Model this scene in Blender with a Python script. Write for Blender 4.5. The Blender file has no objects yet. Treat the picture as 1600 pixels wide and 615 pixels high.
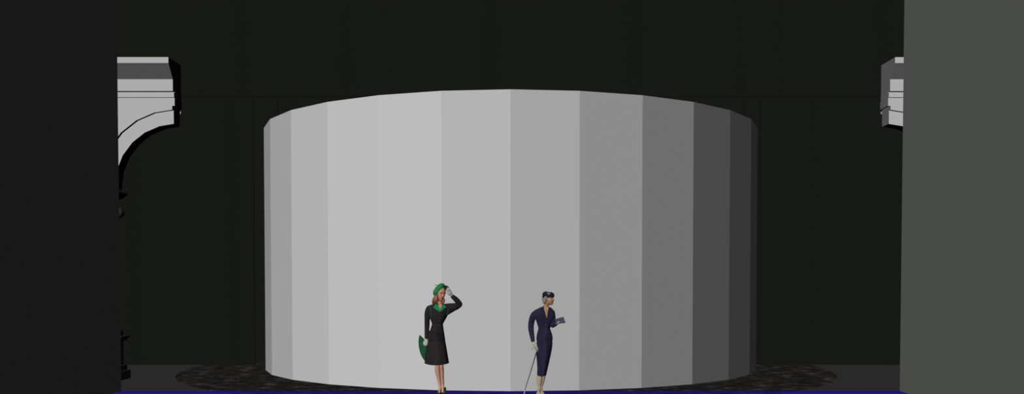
import bpy, bmesh, math, random
from math import sin, cos, tan, pi, radians, sqrt, atan2
from mathutils import Vector, Matrix, noise

random.seed(4)
SC = bpy.context.scene
COL = SC.collection

# ------------------------------------------------------------------ camera numbers
F, PITCH, CY, YAW, EYE = 1523.37, -0.0298, 488.56, 0.0005, 1.7085   # pixels / radians / metres
D0 = 14.95                                                          # distance of the two women

def at(px, py, y):
    """point in the vertical plane at distance y that the photograph shows at pixel px, py"""
    a = (px - 800) / F
    b = (CY - py) / F
    d = Vector((a, cos(PITCH) - b * sin(PITCH), sin(PITCH) + b * cos(PITCH)))
    d = Vector((d.x * cos(YAW) + d.y * sin(YAW), -d.x * sin(YAW) + d.y * cos(YAW), d.z))
    t = y / d.y
    return Vector((d.x * t, y, EYE + d.z * t))

# ------------------------------------------------------------------ materials
def new_mat(name):
    m = bpy.data.materials.new(name)
    m.use_nodes = True
    return m, m.node_tree

def mat(name, rgb, rough=0.9, spec=0.2, var=0.0, scale=30.0, stretch=(1, 1, 1), bump=0.0, sheen=0.0):
    m, nt = new_mat(name)
    b = nt.nodes['Principled BSDF']
    b.inputs['Base Color'].default_value = (*rgb, 1)
    b.inputs['Roughness'].default_value = rough
    b.inputs['Specular IOR Level'].default_value = spec
    if sheen:
        b.inputs['Sheen Weight'].default_value = sheen
    if var or bump:
        tc = nt.nodes.new('ShaderNodeTexCoord'); mp = nt.nodes.new('ShaderNodeMapping')
        mp.inputs['Scale'].default_value = stretch
        n = nt.nodes.new('ShaderNodeTexNoise'); n.inputs['Scale'].default_value = scale
        n.inputs['Detail'].default_value = 4
        nt.links.new(tc.outputs['Object'], mp.inputs['Vector']); nt.links.new(mp.outputs['Vector'], n.inputs['Vector'])
        if var:
            r = nt.nodes.new('ShaderNodeValToRGB')
            r.color_ramp.elements[0].position = .3; r.color_ramp.elements[1].position = .7
            r.color_ramp.elements[0].color = (*[c * (1 - var) for c in rgb], 1)
            r.color_ramp.elements[1].color = (*[c * (1 + var) for c in rgb], 1)
            nt.links.new(n.outputs['Fac'], r.inputs['Fac']); nt.links.new(r.outputs['Color'], b.inputs['Base Color'])
        if bump:
            bp = nt.nodes.new('ShaderNodeBump'); bp.inputs['Strength'].default_value = bump
            bp.inputs['Distance'].default_value = .01
            nt.links.new(n.outputs['Fac'], bp.inputs['Height']); nt.links.new(bp.outputs['Normal'], b.inputs['Normal'])
    return m

def plaster(name, tint=(1, 1, 1), k=1.0):
    """matt white scenic paint: a narrow, chalky scattering lobe"""
    m, nt = new_mat(name)
    nt.nodes.remove(nt.nodes['Principled BSDF'])
    out = [n for n in nt.nodes if n.type == 'OUTPUT_MATERIAL'][0]
    def toon(c, size, sm):
        t = nt.nodes.new('ShaderNodeBsdfToon'); t.component = 'DIFFUSE'
        t.inputs['Color'].default_value = (c * k * tint[0], c * k * tint[1], c * k * tint[2], 1)
        t.inputs['Size'].default_value = size; t.inputs['Smooth'].default_value = sm
        return t
    a = toon(.481, .239, .595); b = toon(.137, .127, .517)
    d = nt.nodes.new('ShaderNodeBsdfDiffuse'); d.inputs['Color'].default_value = (.016 * k, .016 * k, .016 * k, 1)
    s1 = nt.nodes.new('ShaderNodeAddShader'); s2 = nt.nodes.new('ShaderNodeAddShader')
    nt.links.new(a.outputs[0], s1.inputs[0]); nt.links.new(b.outputs[0], s1.inputs[1])
    nt.links.new(s1.outputs[0], s2.inputs[0]); nt.links.new(d.outputs[0], s2.inputs[1])
    nt.links.new(s2.outputs[0], out.inputs['Surface'])
    return m

M_DRUM = plaster('white scenic paint')
M_ARCH = plaster('white arch paint')
M_COLUMN = mat('column shade black', (.035, .035, .035), 1, 0)  # near-black colour carries the shade of the unlit column parts
M_WALL = mat('grey green wall paint', (.148, .159, .142), 1, 0)
M_DRAPE = mat('black green serge', (.0088, .0100, .0080), 1, 0, sheen=0)
M_FLOOR = mat('dark grey stage floor', (.046, .046, .045), 1, 0)
def blue_material():
    """blue floor tape, scuffed thin where it crosses the rough disc"""
    m, nt = new_mat('blue tape')
    b = nt.nodes['Principled BSDF']; b.inputs['Roughness'].default_value = .9; b.inputs['Specular IOR Level'].default_value = 0
    tc = nt.nodes.new('ShaderNodeTexCoord'); sp = nt.nodes.new('ShaderNodeSeparateXYZ')
    ab = nt.nodes.new('ShaderNodeMath'); ab.operation = 'ABSOLUTE'
    nt.links.new(tc.outputs['Object'], sp.inputs[0]); nt.links.new(sp.outputs['X'], ab.inputs[0])
    lim = nt.nodes.new('ShaderNodeMapRange'); lim.inputs['From Min'].default_value = 4.35; lim.inputs['From Max'].default_value = 4.2
    nt.links.new(ab.outputs[0], lim.inputs['Value'])
    mp = nt.nodes.new('ShaderNodeMapping'); mp.inputs['Scale'].default_value = (1.2, 14, 1)
    n = nt.nodes.new('ShaderNodeTexNoise'); n.inputs['Scale'].default_value = 2.2; n.inputs['Detail'].default_value = 4
    nt.links.new(tc.outputs['Object'], mp.inputs['Vector']); nt.links.new(mp.outputs['Vector'], n.inputs['Vector'])
    nr = nt.nodes.new('ShaderNodeMapRange'); nr.inputs['From Min'].default_value = .35; nr.inputs['From Max'].default_value = .65
    nr.inputs['To Min'].default_value = .15; nr.inputs['To Max'].default_value = .85
    nt.links.new(n.outputs['Fac'], nr.inputs['Value'])
    mu = nt.nodes.new('ShaderNodeMath'); mu.operation = 'MULTIPLY'
    nt.links.new(lim.outputs[0], mu.inputs[0]); nt.links.new(nr.outputs[0], mu.inputs[1])
    mx = nt.nodes.new('ShaderNodeMix'); mx.data_type = 'RGBA'
    mx.inputs['A'].default_value = (.021, .011, .46, 1); mx.inputs['B'].default_value = (.020, .013, .14, 1)
    nt.links.new(mu.outputs[0], mx.inputs['Factor']); nt.links.new(mx.outputs['Result'], b.inputs['Base Color'])
    return m
M_BLUE = blue_material()

def disc_material():
    m, nt = new_mat('mottled dark stone')
    b = nt.nodes['Principled BSDF']; b.inputs['Roughness'].default_value = 1; b.inputs['Specular IOR Level'].default_value = 0
    tc = nt.nodes.new('ShaderNodeTexCoord')
    mp = nt.nodes.new('ShaderNodeMapping'); mp.inputs['Scale'].default_value = (.8, 1.35, 1)
    nt.links.new(tc.outputs['Object'], mp.inputs['Vector'])
    v = nt.nodes.new('ShaderNodeTexVoronoi'); v.inputs['Scale'].default_value = 3.4
    n = nt.nodes.new('ShaderNodeTexNoise'); n.inputs['Scale'].default_value = 4.2; n.inputs['Detail'].default_value = 6; n.inputs['Roughness'].default_value = .65
    h = nt.nodes.new('ShaderNodeTexNoise'); h.inputs['Scale'].default_value = 1.1
    for q in (v, n, h): nt.links.new(mp.outputs['Vector'], q.inputs['Vector'])
    r = nt.nodes.new('ShaderNodeValToRGB'); e = r.color_ramp.elements
    e[0].position = .42; e[0].color = (.015, .0142, .0125, 1)
    e[1].position = .68; e[1].color = (.125, .116, .110, 1)
    x = r.color_ramp.elements.new(.55); x.color = (.030, .0285, .0255, 1)
    nt.links.new(n.outputs['Fac'], r.inputs['Fac'])
    r2 = nt.nodes.new('ShaderNodeValToRGB'); e = r2.color_ramp.elements
    e[0].position = .45; e[0].color = (.95, .95, 1.0, 1); e[1].position = .62; e[1].color = (1.10, .97, .92, 1)
    nt.links.new(h.outputs['Fac'], r2.inputs['Fac'])
    mx = nt.nodes.new('ShaderNodeMix'); mx.data_type = 'RGBA'; mx.blend_type = 'MULTIPLY'; mx.inputs['Factor'].default_value = 1
    nt.links.new(r.outputs['Color'], mx.inputs['A']); nt.links.new(r2.outputs['Color'], mx.inputs['B'])
    nt.links.new(mx.outputs['Result'], b.inputs['Base Color'])
    return m
M_DISC = disc_material()

# clothing and skin
M_SUIT = mat('charcoal plum wool', (.0175, .0128, .0160), .95, .1, var=.30, scale=14, stretch=(1, 1, .35))
M_SKIRT = mat('charcoal plum wool skirt', (.0185, .0145, .0160), .95, .1, var=.35, scale=16, stretch=(1.6, 1.6, .12))
M_GREEN = mat('green felt', (.012, .165, .048), .9, .15, var=.25, scale=22)
M_PIPING = mat('dark green piping', (.008, .085, .035), .9, .1)
M_BAG = mat('dark green leather', (.005, .060, .022), .8, .2, var=.35, scale=12)
M_SKIN1 = mat('warm skin', (.44, .185, .125), .75, .2, var=.12, scale=9)
M_STOCK = mat('tan stocking', (.46, .25, .175), .8, .2, var=.12, scale=5)
M_HAIR1 = mat('auburn hair', (.17, .070, .036), .6, .35, var=.55, scale=24, stretch=(1, 1, .4))
M_GLOVE1 = mat('pale grey glove', (.36, .345, .32), .85, .15, var=.12, scale=30)
M_BLACK = mat('black leather', (.006, .005, .006), .6, .3)
M_LIP = mat('red lipstick', (.32, .035, .03), .6, .3)
M_EYE = mat('dark eye', (.02, .014, .012), .5, .4)
M_BROWN = mat('brown brow', (.10, .045, .025), .9, .1)
M_BTN = mat('horn button', (.070, .045, .048), .6, .3)
M_NAVY = mat('navy wool', (.0165, .0150, .034), .95, .1, var=.32, scale=13, stretch=(1, 1, .35))
M_NAVYSK = mat('navy wool skirt', (.0175, .0152, .036), .95, .1, var=.42, scale=14, stretch=(1.8, 1.8, .15))
M_NHAT = mat('navy felt', (.013, .012, .026), .9, .1, var=.3, scale=30)
M_SKIN2 = mat('golden skin', (.33, .195, .095), .75, .2, var=.38, scale=16)
M_HAIR2 = mat('ash blonde hair', (.25, .24, .19), .6, .35, var=.75, scale=30, stretch=(1, 1, .5))
M_GLOVE2 = mat('cream glove', (.33, .32, .25), .85, .15, var=.25, scale=35)
M_STOCK2 = mat('beige stocking', (.36, .285, .195), .8, .2, var=.22, scale=6, stretch=(3, 3, .6))
M_SHOE2 = mat('beige court shoe', (.40, .33, .22), .6, .3, var=.2, scale=20)
M_SLATE = mat('slate blue leather', (.038, .045, .068), .7, .3, var=.25, scale=20)
M_PALE = mat('pale enamel', (.42, .42, .40), .5, .4)
M_CANE = mat('dark polished wood', (.020, .017, .020), .5, .4)
M_GOLD = mat('silver bead', (.30, .27, .22), .4, .5)

# ------------------------------------------------------------------ object helpers
def link(name, me, m=None, parent=None, smooth=False):
    o = bpy.data.objects.new(name, me)
    COL.objects.link(o)
    if m is not None: me.materials.append(m)
    if smooth:
        for p in me.polygons: p.use_smooth = True
    if parent is not None:
        o.parent = parent
        o.matrix_parent_inverse = parent_matrix(parent).inverted()
    return o

def parent_matrix(o):
    m = Matrix.LocRotScale(o.location, o.rotation_euler, o.scale)
    if o.parent is not None:
        m = parent_matrix(o.parent) @ o.matrix_parent_inverse @ m
    return m

def finish(name, bm, m, parent=None, smooth=False, origin=None):
    bmesh.ops.recalc_face_normals(bm, faces=bm.faces)
    if smooth:
        for e in bm.edges:
            if len(e.link_faces) == 2 and e.calc_face_angle(0) > radians(50): e.smooth = False
    if origin is not None:
        bmesh.ops.translate(bm, verts=bm.verts, vec=-Vector(origin))
    me = bpy.data.meshes.new(name)
    bm.to_mesh(me); bm.free()
    o = link(name, me, m, None, smooth)
    if origin is not None: o.location = origin
    if parent is not None:
        o.parent = parent
        o.matrix_parent_inverse = parent_matrix(parent).inverted()
    return o

def empty(name, loc):
    o = bpy.data.objects.new(name, None); COL.objects.link(o); o.location = loc
    o.empty_display_size = .2
    return o

def tag(o, label=None, cat=None, group=None, kind=None):
    if label: o['label'] = label
    if cat: o['category'] = cat
    if group: o['group'] = group
    if kind: o['kind'] = kind
    return o

def remesh(o, size, smooth=4, fac=.5):
    r = o.modifiers.new('Remesh', 'REMESH'); r.mode = 'VOXEL'; r.voxel_size = size; r.use_smooth_shade = True
    s = o.modifiers.new('Smooth', 'SMOOTH'); s.iterations = smooth; s.factor = fac
    return o

def bx(bm, a, b):
    """box between two corners"""
    x0, y0, z0 = a; x1, y1, z1 = b
    vs = [bm.verts.new(p) for p in ((x0, y0, z0), (x1, y0, z0), (x1, y1, z0), (x0, y1, z0),
                                    (x0, y0, z1), (x1, y0, z1), (x1, y1, z1), (x0, y1, z1))]
    for f in ((0, 3, 2, 1), (4, 5, 6, 7), (0, 1, 5, 4), (1, 2, 6, 5), (2, 3, 7, 6), (3, 0, 4, 7)):
        bm.faces.new([vs[i] for i in f])

def prism(bm, pts, y0, y1):
    """outline in x,z extruded from y0 to y1"""
    a = [bm.verts.new((p[0], y0, p[1])) for p in pts]; b = [bm.verts.new((p[0], y1, p[1])) for p in pts]
    bm.faces.new(a); bm.faces.new(b[::-1])
    for i in range(len(pts)):
        j = (i + 1) % len(pts)
        bm.faces.new((a[i], b[i], b[j], a[j]))

def rings(bm, rs, cap=True):
    """skin a list of equally long vertex rings"""
    V = [[bm.verts.new(p) for p in r] for r in rs]
    n = len(V[0])
    for a, b in zip(V, V[1:]):
        for i in range(n):
            j = (i + 1) % n
            bm.faces.new((a[i], a[j], b[j], b[i]))
    if cap:
        bm.faces.new(V[0][::-1]); bm.faces.new(V[-1])
    return V

def tube(bm, pts, rad, n=12, flat=1.0, up=None):
    """round (or flattened) limb through pts with a radius at each"""
    pts = [Vector(p) for p in pts]
    # refine with catmull-rom for a smooth bend
    P, R = [], []
    m = len(pts)
    for i in range(m - 1):
        p0, p1, p2, p3 = pts[max(i - 1, 0)], pts[i], pts[i + 1], pts[min(i + 2, m - 1)]
        for s in range(4):
            t = s / 4
            P.append(.5 * ((2 * p1) + (p2 - p0) * t + (2 * p0 - 5 * p1 + 4 * p2 - p3) * t * t + (3 * p1 - p0 - 3 * p2 + p3) * t ** 3))
            k = t * t * (3 - 2 * t); R.append(rad[i] * (1 - k) + rad[i + 1] * k)
    P.append(pts[-1]); R.append(rad[-1])
    # rounded ends
    d0 = (P[0] - P[1]).normalized(); d1 = (P[-1] - P[-2]).normalized()
    P = [P[0] + d0 * R[0] * .75, P[0] + d0 * R[0] * .5] + P + [P[-1] + d1 * R[-1] * .5, P[-1] + d1 * R[-1] * .75]
    R = [R[0] * .35, R[0] * .8] + R + [R[-1] * .8, R[-1] * .35]
    rs = []
    ref = Vector(up) if up else Vector((0, 1, 0))
    for i, p in enumerate(P):
        t = (P[min(i + 1, len(P) - 1)] - P[max(i - 1, 0)]).normalized()
        u = ref.cross(t)
        if u.length < 1e-4: u = Vector((1, 0, 0)).cross(t)
        u.normalize(); w = t.cross(u).normalized()
        rs.append([p + u * cos(2 * pi * k / n) * R[i] + w * sin(2 * pi * k / n) * R[i] * flat for k in range(n)])
    rings(bm, rs)

def blob(bm, c, r, rot=None, seg=16, rng=10):
    """ellipsoid"""
    mt = Matrix.Translation(Vector(c)) @ (rot.to_4x4() if rot else Matrix.Identity(4)) @ Matrix.Diagonal((*r, 1))
    bmesh.ops.create_uvsphere(bm, u_segments=seg, v_segments=rng, radius=1, matrix=mt)

def body_rings(secs, y, n=28, power=2.0, ripple=None):
    """sections (py, xl, xr, dy, ry) -> rings; dy and ry in metres"""
    out = []
    for (py, xl, xr, dy, ry) in secs:
        a = at(xl, py, y + dy); b = at(xr, py, y + dy)
        c = (a + b) / 2; rx = (b.x - a.x) / 2
        r = []
        for k in range(n):
            t = 2 * pi * k / n
            ct, st = cos(t), sin(t)
            e = 2 / power
            x = abs(ct) ** e * (1 if ct > 0 else -1); yy = abs(st) ** e * (1 if st > 0 else -1)
            g = 1 + (ripple(t, py) if ripple else 0)
            r.append(Vector((c.x + rx * x * g, c.y + ry * yy * g, c.z)))
        out.append(r)
    return out

def dense(secs, steps=3):
    out = []
    for a, b in zip(secs, secs[1:]):
        for s in range(steps):
            t = s / steps
            out.append(tuple(a[i] * (1 - t) + b[i] * t for i in range(5)))
    out.append(secs[-1])
    return out

def front(secs, px, py, y, lift=.006):
    """point on the front of a body built from secs"""
    s = sorted(secs)
    for a, b in zip(s, s[1:]):
        if a[0] <= py <= b[0] or b is s[-1]:
            t = min(max((py - a[0]) / (b[0] - a[0] + 1e-9), 0), 1)
            q = [a[i] * (1 - t) + b[i] * t for i in range(5)]
            break
    xc = (q[1] + q[2]) / 2; hw = (q[2] - q[1]) / 2
    u = max(-.97, min(.97, (px - xc) / hw))
    return at(px, py, y + q[3] - q[4] * sqrt(1 - u * u) - lift)

def patch(bm, pts, secs, y, lift=.006, thick=.006, sub=5):
    """cloth patch laid on the front of a body: quad corners in pixels, subdivided"""
    a, b, c, d = pts
    G = []
    for i in range(sub + 1):
        u = i / sub; row = []
        for j in range(sub + 1):
            v = j / sub
            px = (a[0] * (1 - v) + b[0] * v) * (1 - u) + (d[0] * (1 - v) + c[0] * v) * u
            py = (a[1] * (1 - v) + b[1] * v) * (1 - u) + (d[1] * (1 - v) + c[1] * v) * u
            row.append(front(secs, px, py, y, lift))
        G.append(row)
    A = [[bm.verts.new(p) for p in r] for r in G]
    B = [[bm.verts.new(p + Vector((0, thick + lift, 0))) for p in r] for r in G]
    for i in range(sub):
        for j in range(sub):
            bm.faces.new((A[i][j], A[i][j + 1], A[i + 1][j + 1], A[i + 1][j]))
            bm.faces.new((B[i][j], B[i + 1][j], B[i + 1][j + 1], B[i][j + 1]))
    edge = [(0, j) for j in range(sub + 1)] + [(i, sub) for i in range(1, sub + 1)] + \
           [(sub, j) for j in range(sub - 1, -1, -1)] + [(i, 0) for i in range(sub - 1, 0, -1)]
    for (p, q) in zip(edge, edge[1:] + edge[:1]):
        bm.faces.new((A[p[0]][p[1]], B[p[0]][p[1]], B[q[0]][q[1]], A[q[0]][q[1]]))

# ================================================================== THE PLACE
# floor
bm = bmesh.new(); bx(bm, (-10, -1.5, -.15), (10, 26.8, 0))
tag(finish('floor', bm, M_FLOOR), 'dark grey flat stage floor', kind='structure')

# side walls running from the stage edge towards the viewer
W_END = 15.46
bm = bmesh.new(); bx(bm, (-6.45, 1.0, 0), (-6.205, W_END, 9.6))
tag(finish('wall_left', bm, M_WALL), 'plain dark wall on the left side of the stage', kind='structure')
bm = bmesh.new(); bx(bm, (6.175, 1.0, 0), (6.42, W_END, 9.6))
tag(finish('wall_right', bm, M_WALL), 'plain grey wall on the right side of the stage', kind='structure')

# drapes: masking legs, header and the drop behind
def drape(name, x0, x1, y, z0, z1, amp, per, ph, label):
    bm = bmesh.new()
    n = max(8, int((x1 - x0) / .06)); th = .03
    F_, B_ = [], []
    for k in range(9):
        z = z0 + (z1 - z0) * k / 8
        fr, bk = [], []
        for i in range(n + 1):
            x = x0 + (x1 - x0) * i / n
            g = .6 * amp * (sin(2 * pi * x / per + ph + .25 * sin(z * .7)) + .25 * sin(2 * pi * x / (per * .37) + 1.7 * ph + .15 * z))
            fr.append(bm.verts.new((x, y + g - th / 2, z))); bk.append(bm.verts.new((x, y + g + th / 2, z)))
        F_.append(fr); B_.append(bk)
    for a, b in zip(F_, F_[1:]):
        for i in range(n): bm.faces.new((a[i], a[i + 1], b[i + 1], b[i]))
    for a, b in zip(B_, B_[1:]):
        for i in range(n): bm.faces.new((a[i + 1], a[i], b[i], b[i + 1]))
    for i in range(n):
        bm.faces.new((F_[0][i + 1], F_[0][i], B_[0][i], B_[0][i + 1])); bm.faces.new((F_[-1][i], F_[-1][i + 1], B_[-1][i + 1], B_[-1][i]))
    for a, b, c, d in zip(F_, F_[1:], B_, B_[1:]):
        bm.faces.new((a[0], b[0], d[0], c[0])); bm.faces.new((a[-1], c[-1], d[-1], b[-1]))
    o = finish(name, bm, M_DRAPE, smooth=True, origin=((x0 + x1) / 2, y, z0))
    tag(o, label, 'curtain', 'black drapes around the back of the stage')
drape('stage_curtain', -9.6, -5.10, 21.4, .03, 9.3, .02, 2.2, 1.4, 'black drape of the rear pair, a sliver showing left of the white drum')
drape('stage_curtain', 5.10, 9.6, 21.4, .03, 9.3, .02, 2.0, .7, 'black drape of the rear pair, a sliver showing right of the white drum')
drape('stage_curtain', -9.6, -5.33, 20.22, .03, 9.3, .022, 1.9, .4, 'black drape hanging to the floor left of the white drum')
drape('stage_curtain', 5.13, 9.6, 20.22, .03, 9.3, .016, 2.3, 2.1, 'black drape hanging to the floor right of the white drum')
drape('curtain_border', -9.6, 9.6, 20.06, 5.53, 9.6, .030, 2.7, 1.1, 'wide black border drape hanging high above the white drum')
drape('stage_backdrop', -9.6, 9.6, 26.6, 0.006, 9.6, .03, 3.1, .2, 'black backdrop behind the white drum, seen in the narrow gaps beside it')

# mottled dark disc in the floor
CD = Vector((-.10, 19.90, 0)); RD = 6.42
bm = bmesh.new()
N = 40
rs = [[Vector((CD.x + r * cos(2 * pi * k / N), CD.y + r * sin(2 * pi * k / N), z)) for k in range(N)] for r, z in ((RD, 0.0), (RD, .003), (RD - .01, .004))]
rings(bm, rs)
o = finish('stage_disc', bm, M_DISC, origin=CD)
tag(o, 'mottled dark brown round floor disc under the white drum', 'floor disc')

# blue line at the front of the stage
bm = bmesh.new()
bx(bm, (-6.2, 15.17, .0042), (6.17, 15.445, .006))
o = finish('floor_stripe', bm, M_BLUE, origin=(0, 15.3, 0))
tag(o, 'bright blue line across the stage floor between the two side walls', 'floor line')

# faceted white drum
CX, CYD, R, H, STEP = -.0155, 20.467, 5.0, 4.7715, radians(12.72)
angs = [STEP * k for k in range(-6, 7)]
a6 = angs[-1]; rest = 2 * pi - 2 * a6; m = 16
angs += [a6 + rest * (k + 1) / m for k in range(m - 1)]
bm = bmesh.new()
outer = lambda r, z: [Vector((CX + r * sin(a), CYD - r * cos(a), z)) for a in angs]
# closed wall with thickness and a flat bottom rim
Z0 = .0045
V = rings(bm, [outer(R, Z0), outer(R, H), outer(R - .06, H), outer(R - .06, Z0)], cap=False)
n = len(angs)
for i in range(n):
    j = (i + 1) % n
    bm.faces.new((V[3][i], V[3][j], V[0][j], V[0][i]))
o = finish('white_drum', bm, M_DRUM, origin=(CX, CYD, Z0))
tag(o, 'huge white faceted drum standing in the middle of the stage', 'drum')

# ------------------------------------------------------------------ half arches on slim columns
def half_arch(mirror, label):
    MX = .3515
    root = empty('half_arch', ((-7.3) if not mirror else 2 * MX + 7.3, 17.45, 0))
    tag(root, label, 'arch', 'white half arches beside the stage')
    def X(x): return x if not mirror else 2 * MX - x
    def part(name, bm, parent=root, smooth=False, m=M_ARCH):
        if mirror:
            for v in bm.verts: v.co.x = 2 * MX - v.co.x
        return finish(name, bm, m, parent, smooth)
    TIP, OUT, BK = -5.95, -9.2, 17.66
    def zz(py, d): return EYE + (443.2 - py) / F * d
    # cornice: straight top strip, then a slope running back underneath
    bm = bmesh.new()
    zt, z1, z2 = zz(92, 17.03), zz(101, 17.03), zz(126, 17.24)
    prof = [(17.03, zt), (17.03, z1), (17.24, z2), (BK, z2), (BK, zt)]
    a = [bm.verts.new((OUT, y, z)) for y, z in prof]; b = [bm.verts.new((TIP, y, z)) for y, z in prof]
    bm.faces.new(a[::-1]); bm.faces.new(b)
    for i in range(5):
        j = (i + 1) % 5; bm.faces.new((a[i], a[j], b[j], b[i]))
    part('cornice', bm)
    # frieze in three flat bands separated by thin grooves
    bm = bmesh.new()
    z3, z4, z5 = zz(145.6, 17.28), zz(154.6, 17.29), zz(167, 17.29)
    g = .008
    bx(bm, (OUT, 17.24, z3 + g), (TIP, BK, z2)); bx(bm, (OUT, 17.34, z3 - g * .6), (TIP, BK, z3 + g))
    bx(bm, (OUT, 17.285, z4 + g), (TIP + .004, BK, z3 - g * .6)); bx(bm, (OUT, 17.34, z4 - g * .6), (TIP, BK, z4 + g))
    bx(bm, (OUT, 17.29, z5), (TIP + .012, BK, z4 - g * .6))
    part('frieze', bm)
    # wall with the quarter round opening, springing at z 3.43
    AC, ZC, RA, RB = TIP + .02, 3.437, 1.10, 1.335
    def arc(r, k0=0, k1=6): return [(AC - r * sin(radians(1 + 14.83 * k)), ZC + r * cos(radians(1 + 14.83 * k))) for k in range(k0, k1 + 1)]
    bm = bmesh.new()
    ins = arc(RB); ins[0] = (TIP - .115, ins[0][1])
    top = [(TIP - .025, z5), (TIP - .025, ins[0][1] - .0)]
    outer_pts = [(TIP - .025, z5), (TIP - .025, ZC + RB)] + arc(RB)[1:] + [(OUT, ZC), (OUT, z5)]
    prism(bm, outer_pts, 17.27, BK)
    part('arch_wall', bm)
    bm = bmesh.new()
    inner = [(TIP - .025, ZC + RB + .0)] + arc(RB)[1:] + [(AC - RB, ZC - .02), (AC - RA, ZC - .02)] + arc(RA)[::-1][0:-1] + [(TIP - .025, ZC + RA)]
    prism(bm, inner, 17.345, BK)
    part('archivolt', bm)
    # stub of moulding on the cut end
    bm = bmesh.new(); bx(bm, (TIP, BK - .05, 4.755), (TIP + .012, BK - .01, 4.80))
    part('end_bracket', bm)
    # impost block: a tapering moulding, narrow below
    bm = bmesh.new()
    xs = [(-7.05, 3.30), (-6.95, 3.345), (-6.93, 3.30), (-7.02, 3.19), (-7.50, 3.19), (-7.55, 3.25), (-7.55, 3.345)]
    xs = [(-7.60, 3.415), (-7.03, 3.415), (-7.02, 3.375), (-6.925, 3.345), (-6.915, 3.315), (-7.02, 3.235), (-7.05, 3.225), (-7.60, 3.225)]
    prism(bm, xs, 17.22, 17.64)
    part('impost', bm, m=M_COLUMN)
    # neck, ball and slim shaft
    def lathe(bm, prof, c, n=20):
        rings(bm, [[Vector((c[0] + r * cos(2 * pi * k / n), c[1] + r * sin(2 * pi * k / n), z)) for k in range(n)] for r, z in prof])
    cx, cy = -7.12, 17.44
    bm = bmesh.new(); lathe(bm, [(.095, 3.225), (.085, 3.2), (.085, 3.10), (.10, 3.08), (.10, 3.06)], (cx, cy)); part('neck', bm, smooth=False, m=M_COLUMN)
    bm = bmesh.new(); blob(bm, (-7.005, cy, 2.975), (.094, .094, .097), seg=24, rng=16); part('ball', bm, smooth=True, m=M_COLUMN)
    bm = bmesh.new(); lathe(bm, [(.085, 3.06), (.07, 3.0), (.06, 2.0), (.065, .87)], (cx, cy)); part('shaft', bm, smooth=False, m=M_COLUMN)
    # pedestal: post, ledge and two stepped plinths
    bm = bmesh.new()
    bx(bm, (-7.35, 17.30, .25), (-7.02, 17.62, .87))
    part('pedestal', bm, m=M_COLUMN)
    bm = bmesh.new(); prism(bm, [(-7.42, .775), (-6.91, .775), (-6.93, .745), (-6.965, .735), (-6.965, .69), (-7.42, .69)], 17.26, 17.66); part('ledge', bm, m=M_COLUMN)
    bm = bmesh.new(); bx(bm, (-7.46, 17.27, .155), (-6.965, 17.64, .25)); part('upper_plinth', bm, m=M_COLUMN)
    bm = bmesh.new(); bx(bm, (-7.52, 17.22, 0), (-6.92, 17.68, .155)); part('lower_plinth', bm, m=M_COLUMN)
    return root
half_arch(False, 'broad white half arch on a slim column, standing behind the dark left wall')
half_arch(True, 'white half arch with one pale inner side, mostly hidden behind the grey right wall')

# ================================================================== PEOPLE
def lerp_table(tab, z):
    for (z0, v0), (z1, v1) in zip(tab, tab[1:]):
        if z0 >= z >= z1:
            t = (z0 - z) / (z0 - z1); t2 = t
            return v0 + (v1 - v0) * t2
    return tab[-1][1]
W_T = [(.112, 0), (.108, .020), (.10, .036), (.088, .050), (.068, .064), (.04, .072), (.015, .0735), (-.01, .070), (-.035, .064), (-.055, .057), (-.075, .047), (-.090, .037), (-.102, .025), (-.109, .014), (-.112, 0)]
F_T = [(.112, 0), (.108, .030), (.10, .050), (.088, .066), (.068, .081), (.045, .088), (.02, .087), (0, .085), (-.03, .085), (-.055, .086), (-.075, .084), (-.090, .082), (-.102, .072), (-.109, .055), (-.112, .02)]
B_T = [(.112, 0), (.108, .028), (.10, .046), (.088, .064), (.068, .083), (.04, .096), (.01, .098), (-.02, .088), (-.045, .066), (-.065, .040), (-.085, .018), (-.102, .0), (-.112, -.015)]
def gs(d, s): return math.exp(-(d / s) ** 2 / 2)
def face_bump(x, z):
    """how far nose, brow, cheeks, lips and chin stand out of (or the eyes sink into) the face"""
    b = 0
    if -.040 < z < .032:
        k = (.032 - z) / .052 if z > -.020 else max(0, 1 - (-.020 - z) / .016)
        b += (.004 + .020 * min(k, 1)) * min(k * 3, 1) * gs(x, .0075 + .003 * min(k, 1))
        b += .007 * gs(abs(x) - .011, .005) * gs(z + .024, .006)
    b -= .009 * (gs(abs(x) - .030, .013) * gs(z - .012, .010))
    b += .003 * gs(abs(x) - .028, .020) * gs(z - .032, .007)
    b += .004 * gs(abs(x) - .040, .016) * gs(z + .020, .018)
    b += .0055 * gs(x, .017) * gs(z + .053, .010) - .003 * gs(x, .02) * gs(z + .0545, .0025)
    b -= .003 * gs(x, .020) * gs(z + .072, .006)
    b += .005 * gs(x, .015) * gs(z + .091, .010)
    return b
def face_y(x, z):
    w = lerp_table(W_T, z); f = lerp_table(F_T, z)
    u = min(abs(x) / max(w, 1e-4), .98)
    return -(f * (1 - u ** 2.3) ** (1 / 2.3) + face_bump(x, z))

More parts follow.
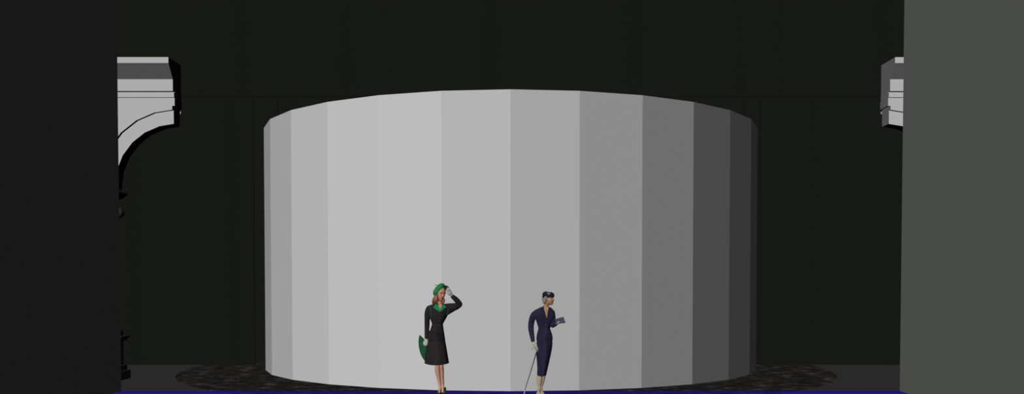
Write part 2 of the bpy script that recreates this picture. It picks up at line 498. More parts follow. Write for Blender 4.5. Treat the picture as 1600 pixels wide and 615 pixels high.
def head_mesh(bm, c, size, rot):
    """head with brow, nose, lips, chin and ears; local front is -y"""
    mt = Matrix.Translation(c) @ rot.to_4x4()
    n, mrows = 72, 56
    rs = []
    for i in range(1, mrows):
        z = .112 * cos(pi * i / mrows)
        w, f, b = lerp_table(W_T, z), lerp_table(F_T, z), lerp_table(B_T, z)
        ring = []
        for k in range(n):
            a = 2 * pi * k / n; ca, sa = cos(a), sin(a)
            x = w * abs(ca) ** .87 * (1 if ca > 0 else -1)
            y = (b if sa > 0 else f) * abs(sa) ** .87 * (1 if sa > 0 else -1)
            if sa < 0: y -= face_bump(x, z) * min(1, -sa * 2)
            ring.append(mt @ Vector((x * size, y * size, z * size)))
        rs.append(ring)
    rings(bm, rs)
    L = lambda x, y, z: mt @ Vector((x * size, y * size, z * size))
    for s in (-1, 1):
        blob(bm, L(s * .072, .008, -.006), Vector((.008, .016, .028)) * size, rot)
    return L

def face_patch(name, L, outline, m, parent, label, lift=.0022):
    """thin raised patch following the face; outline: list of (x, z top, z bottom)"""
    bm = bmesh.new(); G = []
    for x, zt, zb in outline:
        G.append([L(x, face_y(x, zt + (zb - zt) * k / 4) - lift * (1 if 0 < k < 4 else .2), zt + (zb - zt) * k / 4) for k in range(5)] +
                 [L(x, face_y(x, zb) + .004, zb), L(x, face_y(x, zt) + .004, zt)])
    rings(bm, G)
    tag(finish(name, bm, m, parent, True), label)

def face_parts(L, rot, size, parent):
    xs = [-.021 + .042 * k / 12 for k in range(13)]
    face_patch('lips', L, [(x, -.0545 + .0078 * (1 - (x / .0225) ** 2) - .002 * gs(x, .003), -.0545 - .0088 * (1 - (x / .0225) ** 2)) for x in xs], M_LIP, parent, 'dark red lips')
    for s in (-1, 1):
        xs = [s * (.016 + .030 * k / 8) for k in range(9)]
        face_patch('eye', L, [(x, .0125 + .0065 * (1 - ((abs(x) - .031) / .0165) ** 2), .0125 - .0045 * (1 - ((abs(x) - .031) / .0165) ** 2)) for x in xs], M_EYE, parent, 'dark lashes and lowered lid', .003)
        xs = [s * (.012 + .040 * k / 8) for k in range(9)]
        face_patch('eyebrow', L, [(x, .0325 + .006 * (1 - ((abs(x) - .034) / .022) ** 2), .0285 + .006 * (1 - ((abs(x) - .034) / .022) ** 2)) for x in xs], M_BROWN, parent, 'thin dark brow')

def glove(name, wrist, palm_end, side, spread_dir, fingers, thumb, m, parent, label, voxel=.0028):
    """wrist cuff, palm, four separate fingers and a thumb. fingers/thumb: list of point lists"""
    bm = bmesh.new()
    tube(bm, [wrist, wrist.lerp(palm_end, .35), wrist.lerp(palm_end, .75), palm_end], [.025, .028, .036, .034], n=14, flat=.5, up=side)
    for f, r in zip(fingers, (.0095, .010, .0095, .008)):
        tube(bm, f, [r * 1.05, r, r * .92, r * .75][:len(f)], n=8)
    tube(bm, thumb, [.013, .0115, .0095][:len(thumb)], n=8)
    o = finish(name, bm, m, parent, True)
    remesh(o, voxel, 2)
    return tag(o, label)

def pump(heel, toe, m, parent, label, ankle_w=.030):
    """court shoe: upper, open top line, sole and slim heel; heel/toe are ground points"""
    heel, toe = Vector(heel), Vector(toe)
    d = (toe - heel); Ln = d.length; d.normalize(); s = Vector((-d.y, d.x, 0))
    up = Vector((0, 0, 1))
    bm = bmesh.new()
    prof = [  # along, sole z, top z, half width
        (-.005, .062, .105, .018), (.10, .060, .112, .026), (.25, .050, .100, .029), (.42, .030, .074, .028),
        (.58, .010, .056, .032), (.75, .003, .050, .036), (.90, .002, .036, .030), (.985, .003, .018, .014), (1.0, .005, .012, .005)]
    rs = []
    for t, z0, z1, w in prof:
        c = heel + d * Ln * t; zc = (z0 + z1) / 2; hz = (z1 - z0) / 2
        rs.append([c + s * w * (abs(cos(a)) ** .8 * (1 if cos(a) > 0 else -1)) + up * (zc + hz * (abs(sin(a)) ** .7 * (1 if sin(a) > 0 else -1)))
                   for a in [2 * pi * k / 14 for k in range(14)]])
    rings(bm, rs)
    o = finish('shoe', bm, m, parent, True); tag(o, label)
    bm = bmesh.new()
    b = heel + d * Ln * .08
    rings(bm, [[b + d * (r * cos(a) + dx) + s * r * sin(a) + up * z for a in [2 * pi * k / 10 for k in range(10)]]
               for r, z, dx in ((.0075, 0, -.004), (.007, .02, -.003), (.010, .045, 0), (.020, .072, .006))])
    finish('heel', bm, m, o, True)
    return o

# ------------------------------------------------------------------ woman in the green beret
Y1 = D0
J1 = [(474.3, 679.5, 694.0, .012, .055), (475.6, 675, 698, .01, .066), (477.5, 669, 703, .008, .078), (481, 666.5, 704, .005, .095),
      (487, 667.5, 702.5, 0, .112), (492, 669.5, 700, 0, .120), (498, 672.2, 696.8, 0, .108), (506, 675.0, 692.2, .0, .088),
      (512, 673.2, 692.9, .0, .096), (519, 671, 694, .0, .110), (526, 669, 695, .0, .120), (531.3, 668.2, 695.8, .0, .124)]
root1 = at(689, 617.3, Y1); root1.z = 0
shoulderR = at(701, 480.5, Y1 + .0); elbowR = at(719.3, 474.8, Y1 - .04); wristR = at(705.2, 462.2, Y1 - .10)
shoulderL = at(668.6, 482, Y1 + .01); elbowL = at(667.4, 506, Y1 + .02); wristL = at(666.4, 530, Y1 - .04)
bm = bmesh.new()
inner = [(py, xl + 2, xr - 2, dy, ry * .80) for (py, xl, xr, dy, ry) in J1[3:]]
inner += [(540, 671, 694, .0, .100), (548, 674, 694, 0, .09)]
rings(bm, body_rings(dense(inner, 2), Y1, 24))
tube(bm, [at(686.8, 480, Y1 + .015), at(687.2, 474, Y1 + .01), at(688.3, 466, Y1 - .0)], [.050, .038, .040], n=16)
tube(bm, [at(698, 482, Y1), at(705, 480.3, Y1 - .01), at(712, 478.5, Y1 - .03), at(718.0, 475.2, Y1 - .05), at(713.2, 469, Y1 - .08), wristR], [.035, .034, .032, .028, .026, .020])
tube(bm, [at(672, 485, Y1 + .005), at(668.6, 491, Y1 + .01), at(667.6, 505, Y1 + .02), at(667.1, 518, Y1 - .01), at(666.4, 531, Y1 - .045)], [.026, .030, .028, .025, .019])
# legs: left of the picture passes in front of the other
tube(bm, [at(679.5, 540, Y1 + .0), at(681.5, 560, Y1 - .02), at(683.2, 571, Y1 - .03), at(683.8, 580, Y1 - .015), at(686.0, 594, Y1 - .0), at(687.4, 604, Y1 - .005), at(687.4, 609, Y1 - .03)],
     [.060, .044, .034, .036, .024, .0165, .018], n=16)
tube(bm, [at(689.5, 540, Y1 + .03), at(689.4, 560, Y1 + .02), at(689, 571, Y1 + .01), at(689.2, 580, Y1 + .035), at(690.8, 594, Y1 + .045), at(691.9, 603, Y1 + .04), at(691.6, 608, Y1 + .01)],
     [.062, .045, .036, .039, .025, .0165, .018], n=16)
# feet
tube(bm, [at(687.4, 606.5, Y1 + .0), at(686.6, 612.5, Y1 - .07), Vector((at(686, 615, Y1).x, Y1 - .155, .022))], [.019, .012, .004], n=12)
tube(bm, [at(691.8, 606.0, Y1 + .035), at(692.0, 612.5, Y1 - .03), Vector((at(692.2, 615, Y1).x, Y1 - .115, .022))], [.019, .012, .004], n=12)
HR = Matrix.Rotation(radians(40), 3, 'Z') @ Matrix.Rotation(radians(14), 3, 'X') @ Matrix.Rotation(radians(6), 3, 'Y')
HC = at(687.6, 458.6, Y1 - .02)
L1 = head_mesh(bm, HC, .98, HR)
body = finish('person', bm, M_SKIN1, None, True, origin=root1)
remesh(body, .0042, 3, .4)
tag(body, 'woman in green beret and dark suit shading her eyes with a raised gloved hand', 'person')
P1 = body
face_parts(L1, HR, .98, P1)

def band_legs(parent, tubes, m, label):
    for pts, rad in tubes:
        bm = bmesh.new(); tube(bm, pts, rad, n=18)
        tag(finish('stocking', bm, m, parent, True), label)
band_legs(P1, [([at(681.5, 560, Y1 - .02), at(683.2, 571, Y1 - .03), at(683.8, 580, Y1 - .015), at(686.0, 594, Y1 - .0), at(687.4, 604, Y1 - .005), at(687.2, 609, Y1 - .03), at(686.5, 612.8, Y1 - .085), at(686.2, 614.6, Y1 - .12)], [.048, .0385, .0405, .0285, .0205, .022, .020, .014]),
               ([at(689.4, 560, Y1 + .02), at(689, 571, Y1 + .01), at(689.2, 580, Y1 + .035), at(690.8, 594, Y1 + .045), at(691.9, 603, Y1 + .04), at(691.7, 608, Y1 + .01), at(692.0, 612.4, Y1 - .04), at(692.2, 614.4, Y1 - .08)], [.050, .0415, .0445, .0305, .0215, .022, .020, .014])],
          M_STOCK, 'tan stocking')

# jacket
bm = bmesh.new()
rings(bm, body_rings(dense(J1, 3), Y1, 32))
tube(bm, [at(697, 481, Y1 + .0), at(704.5, 480.5, Y1 - .01), at(712, 478.8, Y1 - .03), at(718.6, 475.8, Y1 - .05)], [.066, .068, .057, .042], n=16)
tube(bm, [at(699, 487, Y1 + .0), at(706, 483.5, Y1 - .01), at(712.5, 480.3, Y1 - .03)], [.050, .044, .030], n=16)
tube(bm, [at(718.4, 475.4, Y1 - .05), at(713.5, 469, Y1 - .08), at(707.2, 463.3, Y1 - .10)], [.044, .041, .033], n=16)
tube(bm, [at(670.5, 481.5, Y1 + .005), at(667.9, 489, Y1 + .01), at(667.4, 505, Y1 + .02), at(667.0, 518, Y1 - .01), at(666.6, 529.5, Y1 - .035)], [.045, .045, .041, .036, .031], n=16)
jacket = finish('jacket', bm, M_SUIT, P1, True)
remesh(jacket, .0045, 4, .5)
tag(jacket, 'charcoal fitted jacket with padded shoulders')
bm = bmesh.new()
patch(bm, [(684.0, 473.2), (680.2, 475.6), (676.6, 480.6), (687.6, 487.4)], J1, Y1, lift=.016, thick=.012)
patch(bm, [(684.0, 473.2), (685.4, 477.5), (688.2, 483.4), (687.6, 487.4)], J1, Y1, lift=.016, thick=.012)
patch(bm, [(690.8, 473.4), (693.6, 475.6), (697.3, 479.2), (687.9, 487.4)], J1, Y1, lift=.016, thick=.012)
patch(bm, [(690.8, 473.4), (690.0, 478.0), (688.0, 483.4), (687.9, 487.4)], J1, Y1, lift=.016, thick=.012)
tag(finish('collar', bm, M_GREEN, jacket, True), 'bright green notched collar')
bm = bmesh.new()
patch(bm, [(682.5, 474.3), (692.3, 474.3), (689.0, 484.5), (687.0, 484.5)], J1, Y1, lift=.014, thick=.012)
tag(finish('neckline', bm, M_SKIN1, P1, True), 'bare skin in the open neckline')
for pts in ([(671.6, 477.6), (672.8, 484), (673.0, 491), (674.2, 497)], [(698.6, 474.8), (700.3, 480), (700.0, 486), (698.0, 492)]):
    bm = bmesh.new(); tube(bm, [front(J1, x, y, Y1, .004) for x, y in pts], [.006] * 4, n=6)
    tag(finish('piping', bm, M_PIPING, jacket, True), 'green shoulder piping')
for (x, y) in ((687.8, 491.5), (687.4, 497), (686.6, 502), (686.0, 507.5)):
    bm = bmesh.new(); blob(bm, front(J1, x, y, Y1, .006), (.008, .005, .008)); finish('button', bm, M_BTN, jacket, True)
bm = bmesh.new()
hem = [(531.3, 668.0, 696.0, 0, .126), (532.3, 668.4, 696.0, 0, .124)]
rings(bm, body_rings(hem, Y1, 32)); finish('hem', bm, M_BLACK, jacket, True)

# skirt
S1 = [(529, 669.3, 694.8, 0, .116), (535, 668.2, 696.2, .0, .122), (545, 666.6, 697.8, .0, .128), (556, 665.0, 699.4, .0, .136), (567.3, 663.4, 701.0, .0, .146)]
bm = bmesh.new()
rp = lambda t, py: .035 * max(0, (py - 532) / 35) * (sin(t * 9 + .6) + .5 * sin(t * 5))
V = rings(bm, body_rings(dense(S1, 5), Y1, 72, ripple=rp), cap=False)
bm.faces.new(V[0])
# turned hem inside, dipping in the middle of the front
for r in V[-4:]:
    pass
for v in V[-1]:
    dx = (v.co.x - at(682, 567, Y1).x) / .19
    v.co.z -= .022 * max(0, 1 - dx * dx)
ins = [bm.verts.new(((v.co.x - at(682, 567, Y1).x) * .965 + at(682, 567, Y1).x, (v.co.y - Y1) * .965 + Y1, v.co.z + .004)) for v in V[-1]]
ups = [bm.verts.new(((v.co.x - at(682, 567, Y1).x) * .78 + at(682, 567, Y1).x, (v.co.y - Y1) * .78 + Y1, v.co.z + .07)) for v in ins]
for i in range(72):
    j = (i + 1) % 72
    bm.faces.new((V[-1][i], V[-1][j], ins[j], ins[i])); bm.faces.new((ins[i], ins[j], ups[j], ups[i]))
tag(finish('skirt', bm, M_SKIRT, P1, True), 'charcoal flared knee length skirt')

# hair: rolled waves beside the neck and over the nape
bm = bmesh.new()
rnd = random.Random(3)
def hair_curve(pts, r): tube(bm, [at(x, y, Y1 + d) for x, y, d in pts], r, n=10)
blob(bm, HC + Vector((-.012, .035, .012)), (.085, .085, .100))
hair_curve([(682, 459, -.03), (680, 464.5, -.05), (678.6, 468, -.04), (677.2, 472.5, -.02)], [.020, .026, .030, .020])
hair_curve([(681.5, 462, -.05), (682.2, 466, -.07), (681.0, 470, -.06), (679.5, 474.3, -.03)], [.016, .024, .026, .018])
hair_curve([(683.5, 461, -.07), (684.0, 465, -.075), (683.8, 469, -.06), (682.0, 472.5, -.05)], [.010, .016, .020, .014])
hair_curve([(680, 466, .02), (678, 470, .03), (676.8, 473.8, .01)], [.03, .030, .018])
hair_curve([(684, 466, .06), (684, 471, .06), (686, 474, .05)], [.03, .034, .02])
hair_curve([(693.3, 466.8, .03), (693.6, 470, .02), (692.6, 473.2, .0)], [.016, .020, .014])
hair_curve([(690, 468, .05), (692, 471, .045), (693.6, 473.0, .02)], [.02, .022, .012])
hair_curve([(684.8, 457.5, -.075), (683.6, 461, -.085), (682.6, 464.5, -.08)], [.008, .012, .012])
hair = finish('hair', bm, M_HAIR1, P1, True); remesh(hair, .0042, 2)
tag(hair, 'wavy auburn hair rolled at the neck')

# beret
BR = Matrix.Rotation(radians(-50), 3, 'Y') @ Matrix.Rotation(radians(-4), 3, 'X')
BC = at(686.0, 452.8, Y1 + .005)
bm = bmesh.new()
n = 30; rs = []
for r, z in ((.02, .057), (.06, .054), (.095, .040), (.116, .016), (.120, -.006), (.108, -.030), (.086, -.044), (.078, -.056), (.070, -.056), (.060, -.040)):
    rs.append([BC + BR @ Vector((r * cos(2 * pi * k / n), r * .95 * sin(2 * pi * k / n), z * 1.05)) for k in range(n)])
rings(bm, rs)
beret = finish('beret', bm, M_GREEN, P1, True); tag(beret, 'bright green beret worn on a slant')
bm = bmesh.new()
rs = [[BC + BR @ Vector((r * cos(2 * pi * k / n), r * .95 * sin(2 * pi * k / n), z)) for k in range(n)] for r, z in ((.088, -.046), (.090, -.062), (.080, -.063))]
rings(bm, rs); tag(finish('band', bm, M_PIPING, beret, True), 'darker green head band')
bm = bmesh.new(); tube(bm, [at(684.2, 446.8, Y1 - .03), at(681.5, 445.4, Y1 - .03), at(678.9, 445.9, Y1 - .03)], [.005, .0045, .003], n=6)
tag(finish('stem', bm, M_PIPING, beret, True), 'thin curled stem')
bm = bmesh.new()
for pts, r in (([(694.3, 447.8, -.09), (697.5, 447.2, -.12), (701.2, 449.4, -.13)], [.010, .012, .006]), ([(694.3, 449.5, -.09), (697.2, 450.5, -.13), (699.2, 453.2, -.14)], [.014, .020, .008]),
               ([(694.0, 448.5, -.09), (695.6, 451.6, -.12), (697.6, 453.0, -.13)], [.012, .014, .008])):
    tube(bm, [at(x, y, Y1 + d) for x, y, d in pts], r, n=8, flat=.7)
tag(finish('bow', bm, M_BLACK, beret, True), 'black bow at the front edge of the beret')

# gloves (fingers touch the brim / close round the bag)
w = at(706.2, 462.6, Y1 - .105); pe = at(702.2, 456.6, Y1 - .13)
fg = [[at(703.6, 456.4, Y1 - .135), at(702.0, 453.6, Y1 - .15), at(700.0, 451.8, Y1 - .155), at(698.2, 451.6, Y1 - .15)],
      [at(702.8, 456.2, Y1 - .130), at(701.2, 453.8, Y1 - .15), at(699.4, 452.8, Y1 - .155), at(697.8, 453.0, Y1 - .15)],
      [at(701.8, 456.6, Y1 - .120), at(700.2, 455.0, Y1 - .14), at(698.8, 454.4, Y1 - .145), at(697.6, 454.8, Y1 - .14)],
      [at(704.6, 456.8, Y1 - .125), at(703.6, 453.6, Y1 - .14), at(702.2, 451.4, Y1 - .15), at(700.8, 450.2, Y1 - .15)]]
th = [at(702.2, 460.4, Y1 - .13), at(699.6, 458.4, Y1 - .14), at(697.4, 456.8, Y1 - .14)]
glove('glove', w, pe, (0, 1, 0), None, fg, th, M_GLOVE1, P1, 'pale grey glove raised to the beret')
w = at(666.2, 529.6, Y1 - .05); pe = at(665.4, 535.0, Y1 - .075)
fg = [[at(663.8, 535.4, Y1 - .08), at(662.6, 537.6, Y1 - .085), at(662.4, 539.2, Y1 - .07), at(663.4, 540.0, Y1 - .055)],
      [at(664.8, 536.0, Y1 - .085), at(664.2, 538.6, Y1 - .09), at(664.2, 540.4, Y1 - .075), at(665.0, 540.8, Y1 - .06)],
      [at(665.9, 536.2, Y1 - .085), at(665.9, 538.8, Y1 - .09), at(665.9, 540.4, Y1 - .075), at(666.5, 540.8, Y1 - .06)],
      [at(667.0, 535.8, Y1 - .08), at(667.4, 538.2, Y1 - .085), at(667.4, 539.6, Y1 - .07), at(667.8, 540.0, Y1 - .058)]]
th = [at(664.2, 532.6, Y1 - .07), at(662.4, 534.6, Y1 - .075), at(661.6, 536.8, Y1 - .07)]
glove('glove', w, pe, (0, 1, 0), None, fg, th, M_GLOVE1, P1, 'pale grey glove closed on the green bag')

# shoes
gx = lambda px: at(px, 617, Y1).x
pump((gx(688.4), Y1 + .060, 0), (gx(685.2), Y1 - .175, 0), M_BLACK, P1, 'black pointed court shoe, front foot')
pump((gx(694.3), Y1 + .105, 0), (gx(692.6), Y1 - .130, 0), M_BLACK, P1, 'black pointed court shoe, rear foot')

# green bag held by the lowered hand
bm = bmesh.new()
out = [(655.6, 523.0), (654.3, 528), (653.8, 534), (654.3, 541), (655.6, 548), (657.8, 554.5), (660.8, 560), (664.6, 565.0), (665.0, 561), (665.6, 556), (666.9, 546), (668.0, 538), (664, 531), (660, 527)]
yb = Y1 - .02
ctr = at(661.5, 543, yb)
base = [at(x, y, yb) for x, y in out]
rs = []
for k, (s, dy) in enumerate(((.55, -.020), (.90, -.016), (1.0, 0), (.90, .016), (.55, .020))):
    rs.append([ctr + (p - ctr) * s + Vector((0, dy, 0)) for p in base])
rings(bm, rs)
bag = finish('clutch_bag', bm, M_BAG, None, True, origin=at(664.8, 565, yb))
tag(bag, 'dark green leaf shaped bag held at the hip of the woman in the beret', 'bag')
bm = bmesh.new(); tube(bm, [at(656.2, 525, yb - .02), at(656.8, 540, yb - .024), at(660.0, 553, yb - .024), at(664.6, 562.5, yb - .02)], [.0035] * 4, n=6)
tag(finish('seam', bm, M_PIPING, bag, True), 'stitched fold down the middle')

# ------------------------------------------------------------------ woman in the navy suit
Y2 = D0
J2 = [(479.5, 846.0, 859.5, .012, .055), (481, 842.5, 861.5, .01, .064), (484, 836.5, 864.8, .008, .080), (487.5, 833.6, 867.2, .005, .096),
      (493, 834.2, 867.4, 0, .110), (499, 837, 866.2, 0, .112), (505, 839.0, 863.5, 0, .100), (512.8, 841.3, 859.3, .0, .082), (517, 840.2, 860.8, .0, .094),
      (523, 838.7, 862.9, .0, .114), (528, 838.1, 863.6, .0, .122), (532, 838.3, 863.4, .0, .120)]
root2 = at(845, 617.3, Y2); root2.z = 0
bm = bmesh.new()
inner = [(py, xl + 2, xr - 2, dy, ry * .80) for (py, xl, xr, dy, ry) in J2[3:]] + [(540, 841, 861.5, 0, .10), (550, 842, 860, 0, .09)]
rings(bm, body_rings(dense(inner, 2), Y2, 24))
tube(bm, [at(853, 486, Y2 + .02), at(852.8, 479.5, Y2 + .015), at(855, 470.5, Y2 + .0)], [.050, .038, .042], n=16)
tube(bm, [at(839, 491, Y2), at(833.8, 495, Y2 + .005), at(830.4, 503, Y2 + .02), at(829.6, 512, Y2 + .02), at(831.0, 523, Y2 - .01), at(833.2, 534.0, Y2 - .05)], [.028, .032, .032, .030, .026, .019])
tube(bm, [at(862.5, 492, Y2), at(863.8, 499, Y2 - .01), at(863.4, 506.5, Y2 - .03), at(866.8, 506.8, Y2 - .08), at(870.4, 505.4, Y2 - .125)], [.024, .026, .025, .020, .016])
LEGS2 = [([at(846.5, 560, Y2 - .005), at(845.0, 574, Y2 + .0), at(843.4, 588.5, Y2 + .0), at(842.9, 596, Y2 + .0), at(842.7, 605, Y2 + .0), at(842.3, 609.5, Y2 - .02), at(841.7, 613, Y2 - .075), at(841.4, 614.6, Y2 - .12)], [.042, .036, .046, .041, .024, .022, .021, .014]),
         ([at(852, 560, Y2 + .05), at(849.6, 576, Y2 + .05), at(848.3, 588, Y2 + .06), at(847.0, 596, Y2 + .07), at(845.4, 605, Y2 + .07), at(845.0, 609.5, Y2 + .035), at(845.9, 613, Y2 - .025), at(846.4, 614.6, Y2 - .07)], [.040, .036, .041, .034, .021, .021, .020, .014])]
for p, r in LEGS2: tube(bm, p, [q * .86 for q in r], n=16)
tube(bm, [at(842.3, 608.5, Y2 - .0), at(841.7, 612.8, Y2 - .07), Vector((at(841.2, 615, Y2).x, Y2 - .15, .022))], [.019, .012, .004], n=12)
tube(bm, [at(845.0, 608.5, Y2 + .05), at(845.9, 612.8, Y2 - .02), Vector((at(846.8, 615, Y2).x, Y2 - .10, .022))], [.019, .012, .004], n=12)
HR2 = Matrix.Rotation(radians(68), 3, 'Z') @ Matrix.Rotation(radians(2), 3, 'X')
HC2 = at(857.0, 466.6, Y2 - .01)
L2 = head_mesh(bm, HC2, .90, HR2)
P2 = finish('person', bm, M_SKIN2, None, True, origin=root2)
remesh(P2, .0042, 3, .4)
tag(P2, 'woman in navy suit and small hat looking right, leaning on a thin cane', 'person')
face_parts(L2, HR2, .90, P2)
band_legs(P2, LEGS2, M_STOCK2, 'beige stocking')

bm = bmesh.new()
rings(bm, body_rings(dense(J2, 3), Y2, 32))
tube(bm, [at(837.5, 488.5, Y2), at(833.2, 494, Y2 + .005), at(830.4, 503, Y2 + .02), at(829.6, 512, Y2 + .02), at(831.0, 523, Y2 - .01), at(832.9, 533.2, Y2 - .045)], [.046, .050, .047, .044, .038, .029], n=16)
tube(bm, [at(863.8, 490, Y2), at(864.6, 498, Y2 - .01), at(863.6, 507.5, Y2 - .03)], [.036, .036, .038], n=16)
tube(bm, [at(863.4, 508.2, Y2 - .03), at(866.8, 507.4, Y2 - .08), at(870.0, 505.6, Y2 - .12)], [.040, .031, .022], n=16)
jk2 = finish('jacket', bm, M_NAVY, P2, True); remesh(jk2, .0045, 4, .5)
tag(jk2, 'navy fitted jacket with nipped waist')
bm = bmesh.new()
patch(bm, [(849.0, 477.6), (844.6, 484.8), (848.2, 491.5), (854.2, 497.6)], J2, Y2, .016, .012)
patch(bm, [(849.0, 477.6), (850.0, 482.0), (851.6, 487.5), (854.2, 497.6)], J2, Y2, .016, .012)
patch(bm, [(857.2, 478.6), (862.2, 484.6), (859.4, 490.5), (854.5, 497.6)], J2, Y2, .016, .012)
tag(finish('collar', bm, M_NHAT, jk2, True), 'darker navy shawl collar')
bm = bmesh.new(); patch(bm, [(847.5, 479.5), (859.0, 479.5), (855.2, 496.5), (853.6, 496.5)], J2, Y2, .013, .012)
tag(finish('neckline', bm, M_SKIN2, P2, True), 'bare skin in the deep neckline')
for s in (0, 1):
    bm = bmesh.new()
    q = [(841.0, 520.5), (848.0, 521.5), (847.8, 523.4), (840.8, 522.4)] if s == 0 else [(855.0, 521.5), (861.0, 520.5), (861.2, 522.4), (855.0, 523.4)]
    patch(bm, q, J2, Y2, .008, .008, 3); finish('pocket_flap', bm, M_NHAT, jk2, True)
for (x, y) in ((853.6, 501), (853.0, 507), (852.6, 513), (852.4, 519)):
    bm = bmesh.new(); blob(bm, front(J2, x, y, Y2, .006), (.007, .005, .007)); finish('button', bm, M_BTN, jk2, True)

S2 = [(530, 839.2, 862.8, 0, .112), (537, 838.1, 863.3, .0, .120), (545, 837.6, 862.4, .0, .124), (555, 837.9, 860.4, .0, .120), (566, 838.9, 857.9, .005, .112), (576, 839.5, 855.6, .01, .106), (585.8, 839.0, 853.4, .015, .100)]
bm = bmesh.new()
rp = lambda t, py: .012 * max(0, (py - 532) / 35) * sin(t * 5 + 1)
V = rings(bm, body_rings(dense(S2, 4), Y2, 48, ripple=rp), cap=False); bm.faces.new(V[0])
c = at(846.2, 585.8, Y2)
for v in V[-1]: v.co.z -= .015 * max(0, 1 - ((v.co.x - c.x) / .075) ** 2)
ins = [bm.verts.new(((v.co.x - c.x) * .93 + c.x, (v.co.y - Y2 - .015) * .93 + Y2 + .015, v.co.z + .003)) for v in V[-1]]
ups = [bm.verts.new(((v.co.x - c.x) * .95 + c.x + .004, v.co.y, v.co.z + .06)) for v in ins]
for i in range(48):
    j = (i + 1) % 48
    bm.faces.new((V[-1][i], V[-1][j], ins[j], ins[i])); bm.faces.new((ins[i], ins[j], ups[j], ups[i]))
tag(finish('skirt', bm, M_NAVYSK, P2, True), 'navy pencil skirt to below the knee')

# hair, swept back into a low roll
bm = bmesh.new()
blob(bm, HC2 + Vector((-.030, .012, .010)), (.070, .074, .082))
def hc2(pts, r): tube(bm, [at(x, y, Y2 + d) for x, y, d in pts], r, n=10)
hc2([(860, 461.0, -.06), (855.5, 462.5, -.075), (851.5, 466, -.07), (849.6, 470.5, -.04)], [.010, .016, .022, .020])
hc2([(856.0, 464.5, -.07), (853.0, 467.5, -.07), (851.2, 471.5, -.05)], [.012, .018, .018])
hc2([(850.3, 463, -.02), (849.0, 467, -.02), (849.6, 472.6, -.01)], [.02, .022, .020])
hc2([(849.6, 471.8, -.06), (851.5, 473.6, -.02), (850.8, 472.8, .06)], [.016, .022, .016])
hc2([(862.5, 461.2, -.075), (858.5, 462.2, -.085), (854.5, 465.5, -.08)], [.006, .010, .012])
h2 = finish('hair', bm, M_HAIR2, P2, True); remesh(h2, .004, 2)
tag(h2, 'ash blonde hair swept back into a low roll')
# small hat
bm = bmesh.new()
TR = Matrix.Rotation(radians(-12), 3, 'Y') @ Matrix.Rotation(radians(-6), 3, 'X')
TR = Matrix.Rotation(radians(8), 3, 'Y')
TC = at(857.0, 459.9, Y2 - .01)
n = 28
rs = [[TC + TR @ Vector((r * 1.06 * cos(2 * pi * k / n), r * sin(2 * pi * k / n), z)) for k in range(n)] for r, z in
      ((.078, -.034), (.086, -.030), (.088, -.010), (.085, .008), (.074, .026), (.050, .038), (.020, .042))]
for r in rs[:2]:
    for k, v in enumerate(r): v.z -= .034 * (1 - cos(2 * pi * k / n)) / 2 * 1.0
rings(bm, rs)
hat = finish('hat', bm, M_NHAT, P2, True); tag(hat, 'small navy close fitting hat')
bm = bmesh.new()
for a, b in (((855.4, 457.6), (857.4, 455.0)), ((857.4, 455.0), (859.4, 457.4)), ((855.4, 457.8), (857.2, 460.0)), ((859.4, 457.6), (857.4, 460.2))):
    tube(bm, [at(a[0], a[1], Y2 - .095), at(b[0], b[1], Y2 - .095)], [.0036, .0036], n=6)
tag(finish('hat_clip', bm, M_PALE, hat, True), 'pale metal clip on the hat')
# necklace and earring
bm = bmesh.new()
for k in range(9):
    t = -1 + k / 4; blob(bm, front(J2, 853.2 + 3.7 * t, 484.6 - 2.2 * t * t, Y2, .012), (.0062, .0062, .0062), seg=8, rng=6)
tag(finish('necklace', bm, M_GOLD, P2, True), 'short bead necklace')

# gloves
w = at(833.4, 534.0, Y2 - .055); pe = at(836.4, 540.2, Y2 - .085)
fg = [[at(834.6, 541.0, Y2 - .10), at(832.8, 542.6, Y2 - .115), at(831.6, 544.2, Y2 - .11), at(831.4, 545.6, Y2 - .10)],
      [at(836.2, 541.4, Y2 - .10), at(836.0, 544.0, Y2 - .115), at(837.2, 546.6, Y2 - .11), at(838.6, 548.0, Y2 - .10)],
      [at(837.4, 541.0, Y2 - .095), at(838.2, 544.0, Y2 - .11), at(838.8, 547.0, Y2 - .105), at(839.4, 549.8, Y2 - .09)],
      [at(838.4, 540.4, Y2 - .085), at(839.8, 543.0, Y2 - .095), at(840.4, 546.0, Y2 - .095), at(840.2, 548.6, Y2 - .085)]]
th = [at(833.8, 537.8, Y2 - .08), at(834.0, 540.6, Y2 - .11), at(835.6, 543.4, Y2 - .12)]
glove('glove', w, pe, (0, 1, 0), None, fg, th, M_GLOVE2, P2, 'cream glove resting on the cane')
w = at(869.6, 505.8, Y2 - .115); pe = at(872.2, 504.6, Y2 - .125)
fg = [[at(872.8, 504.8, Y2 - .125), at(875.6, 504.6, Y2 - .120), at(878.0, 503.8, Y2 - .118), at(879.6, 502.8, Y2 - .120)],
      [at(872.8, 504.0, Y2 - .125), at(875.6, 503.2, Y2 - .120), at(878.0, 501.6, Y2 - .118), at(879.2, 500.4, Y2 - .120)],
      [at(872.4, 503.4, Y2 - .125), at(874.6, 501.8, Y2 - .120), at(876.4, 500.0, Y2 - .118), at(877.2, 498.8, Y2 - .120)],
      [at(871.4, 503.2, Y2 - .125), at(872.8, 501.4, Y2 - .120), at(874.0, 499.8, Y2 - .118), at(874.6, 498.8, Y2 - .120)]]
th = [at(871.2, 505.4, Y2 - .14), at(871.8, 504.6, Y2 - .180), at(873.4, 502.8, Y2 - .188)]
glove('glove', w, pe, (0, 0, 1), None, fg, th, M_GLOVE2, P2, 'pale glove holding the slate handbag')
gx = lambda px: at(px, 617, Y2).x
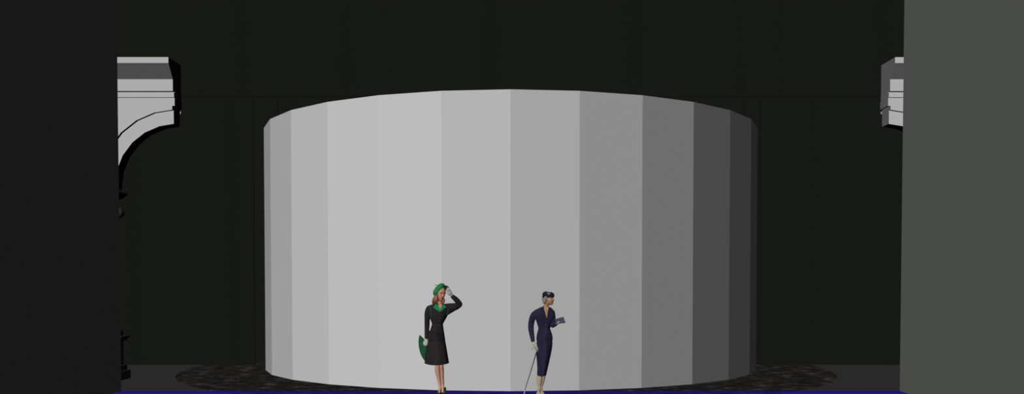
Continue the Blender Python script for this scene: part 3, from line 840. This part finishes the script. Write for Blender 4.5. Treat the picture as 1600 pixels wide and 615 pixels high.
pump((gx(843.0), Y2 + .060, 0), (gx(840.6), Y2 - .170, 0), M_SHOE2, P2, 'beige court shoe, front foot')
pump((gx(845.2), Y2 + .115, 0), (gx(847.4), Y2 - .120, 0), M_SHOE2, P2, 'beige court shoe, rear foot')

# slate handbag held forward
bm = bmesh.new()
q = [(866.6, 498.8), (880.5, 495.0), (883.6, 504.8), (868.8, 505.6)]
yc = Y2 - .155
rs = []
for s, dy in ((.93, -.018), (1, -.014), (1, .014), (.93, .018)):
    cc = at(875, 501, yc)
    rs.append([cc + (at(x, y, yc) - cc) * s + Vector((0, dy, 0)) for x, y in q])
rings(bm, rs)
hb = finish('clutch_bag', bm, M_SLATE, None, False, origin=at(875, 501, yc))
tag(hb, 'flat slate blue clutch held out in the gloved hand of the navy suited woman', 'bag')
bm = bmesh.new()
rings(bm, [[at(x, y, yc - dy) for x, y in ((867.0, 498.9), (880.4, 495.3), (881.8, 499.6), (868.2, 502.6))] for dy in (.0175, .021)])
tag(finish('flap', bm, M_SLATE, hb), 'folded over flap')

# cane
bm = bmesh.new()
tip = at(818.5, 616.6, Y2 - .09); tip.z = .004
tube(bm, [at(838.6, 549.0, Y2 - .095), at(835.4, 559.5, Y2 - .095), at(831.6, 572.3, Y2 - .095), at(827.5, 586, Y2 - .093), at(822.6, 601, Y2 - .09), tip], [.0085, .008, .007, .0065, .0055, .005], n=8)
cane = finish('walking_cane', bm, M_CANE, None, True, origin=tip)
tag(cane, 'thin dark cane slanting from the floor to the gloved hand of the navy suited woman', 'cane')
bm = bmesh.new(); tube(bm, [at(838.7, 549.4, Y2 - .095), at(839.0, 547, Y2 - .096), at(837.6, 544.6, Y2 - .098), at(835.4, 544.4, Y2 - .098)], [.0085, .009, .009, .008], n=8)
finish('handle', bm, M_CANE, cane, True)
bm = bmesh.new(); tube(bm, [tip.lerp(at(822.6, 601, Y2 - .09), .45), tip + Vector((0, 0, .006))], [.0065, .0062], n=8)
tag(finish('ferrule', bm, M_PALE, cane, True), 'pale metal tip')

for o in (P1, P2, bag, hb, cane): o.location.z += .0045

# ================================================================== LIGHT
def sun(name, az, el, strength):
    l = bpy.data.lights.new(name, 'SUN'); l.energy = strength; l.angle = radians(.5); l.use_shadow = False
    o = bpy.data.objects.new(name, l); COL.objects.link(o)
    az, el = radians(az), radians(el)
    d = Vector((sin(az) * cos(el), -cos(az) * cos(el), sin(el)))      # towards the light
    o.location = Vector((0, 12, 3)) + d * 14
    o.rotation_euler = (-d).to_track_quat('-Z', 'Y').to_euler()
    return o
sun('key_light', -28.02, 20, pi)
sun('fill_light', 13.2, 20, pi * .171)
sun('top_light', 90, 75, pi * .09)  # added sun without a visible source, lifts the left wall
w = bpy.data.worlds.new('world'); SC.world = w; w.use_nodes = True
w.node_tree.nodes['Background'].inputs['Color'].default_value = (.002, .002, .002, 1)
w.node_tree.nodes['Background'].inputs['Strength'].default_value = 1.0

cam = bpy.data.cameras.new('camera'); co = bpy.data.objects.new('camera', cam); COL.objects.link(co)
co.location = (0, 0, EYE); co.rotation_euler = (pi / 2 + PITCH, 0, -YAW)
cam.sensor_fit = 'HORIZONTAL'; cam.sensor_width = 36; cam.lens = 36 * F / 1600
cam.shift_y = (CY - 307.5) / 1600
cam.clip_end = 200
SC.camera = co

vs = SC.view_settings
SC.display_settings.display_device = 'sRGB'
vs.view_transform = 'Standard'; vs.look = 'None'; vs.gamma = 1; vs.exposure = 0; vs.use_curve_mapping = False
SC.cycles.diffuse_bounces = 0
SC.cycles.glossy_bounces = 1
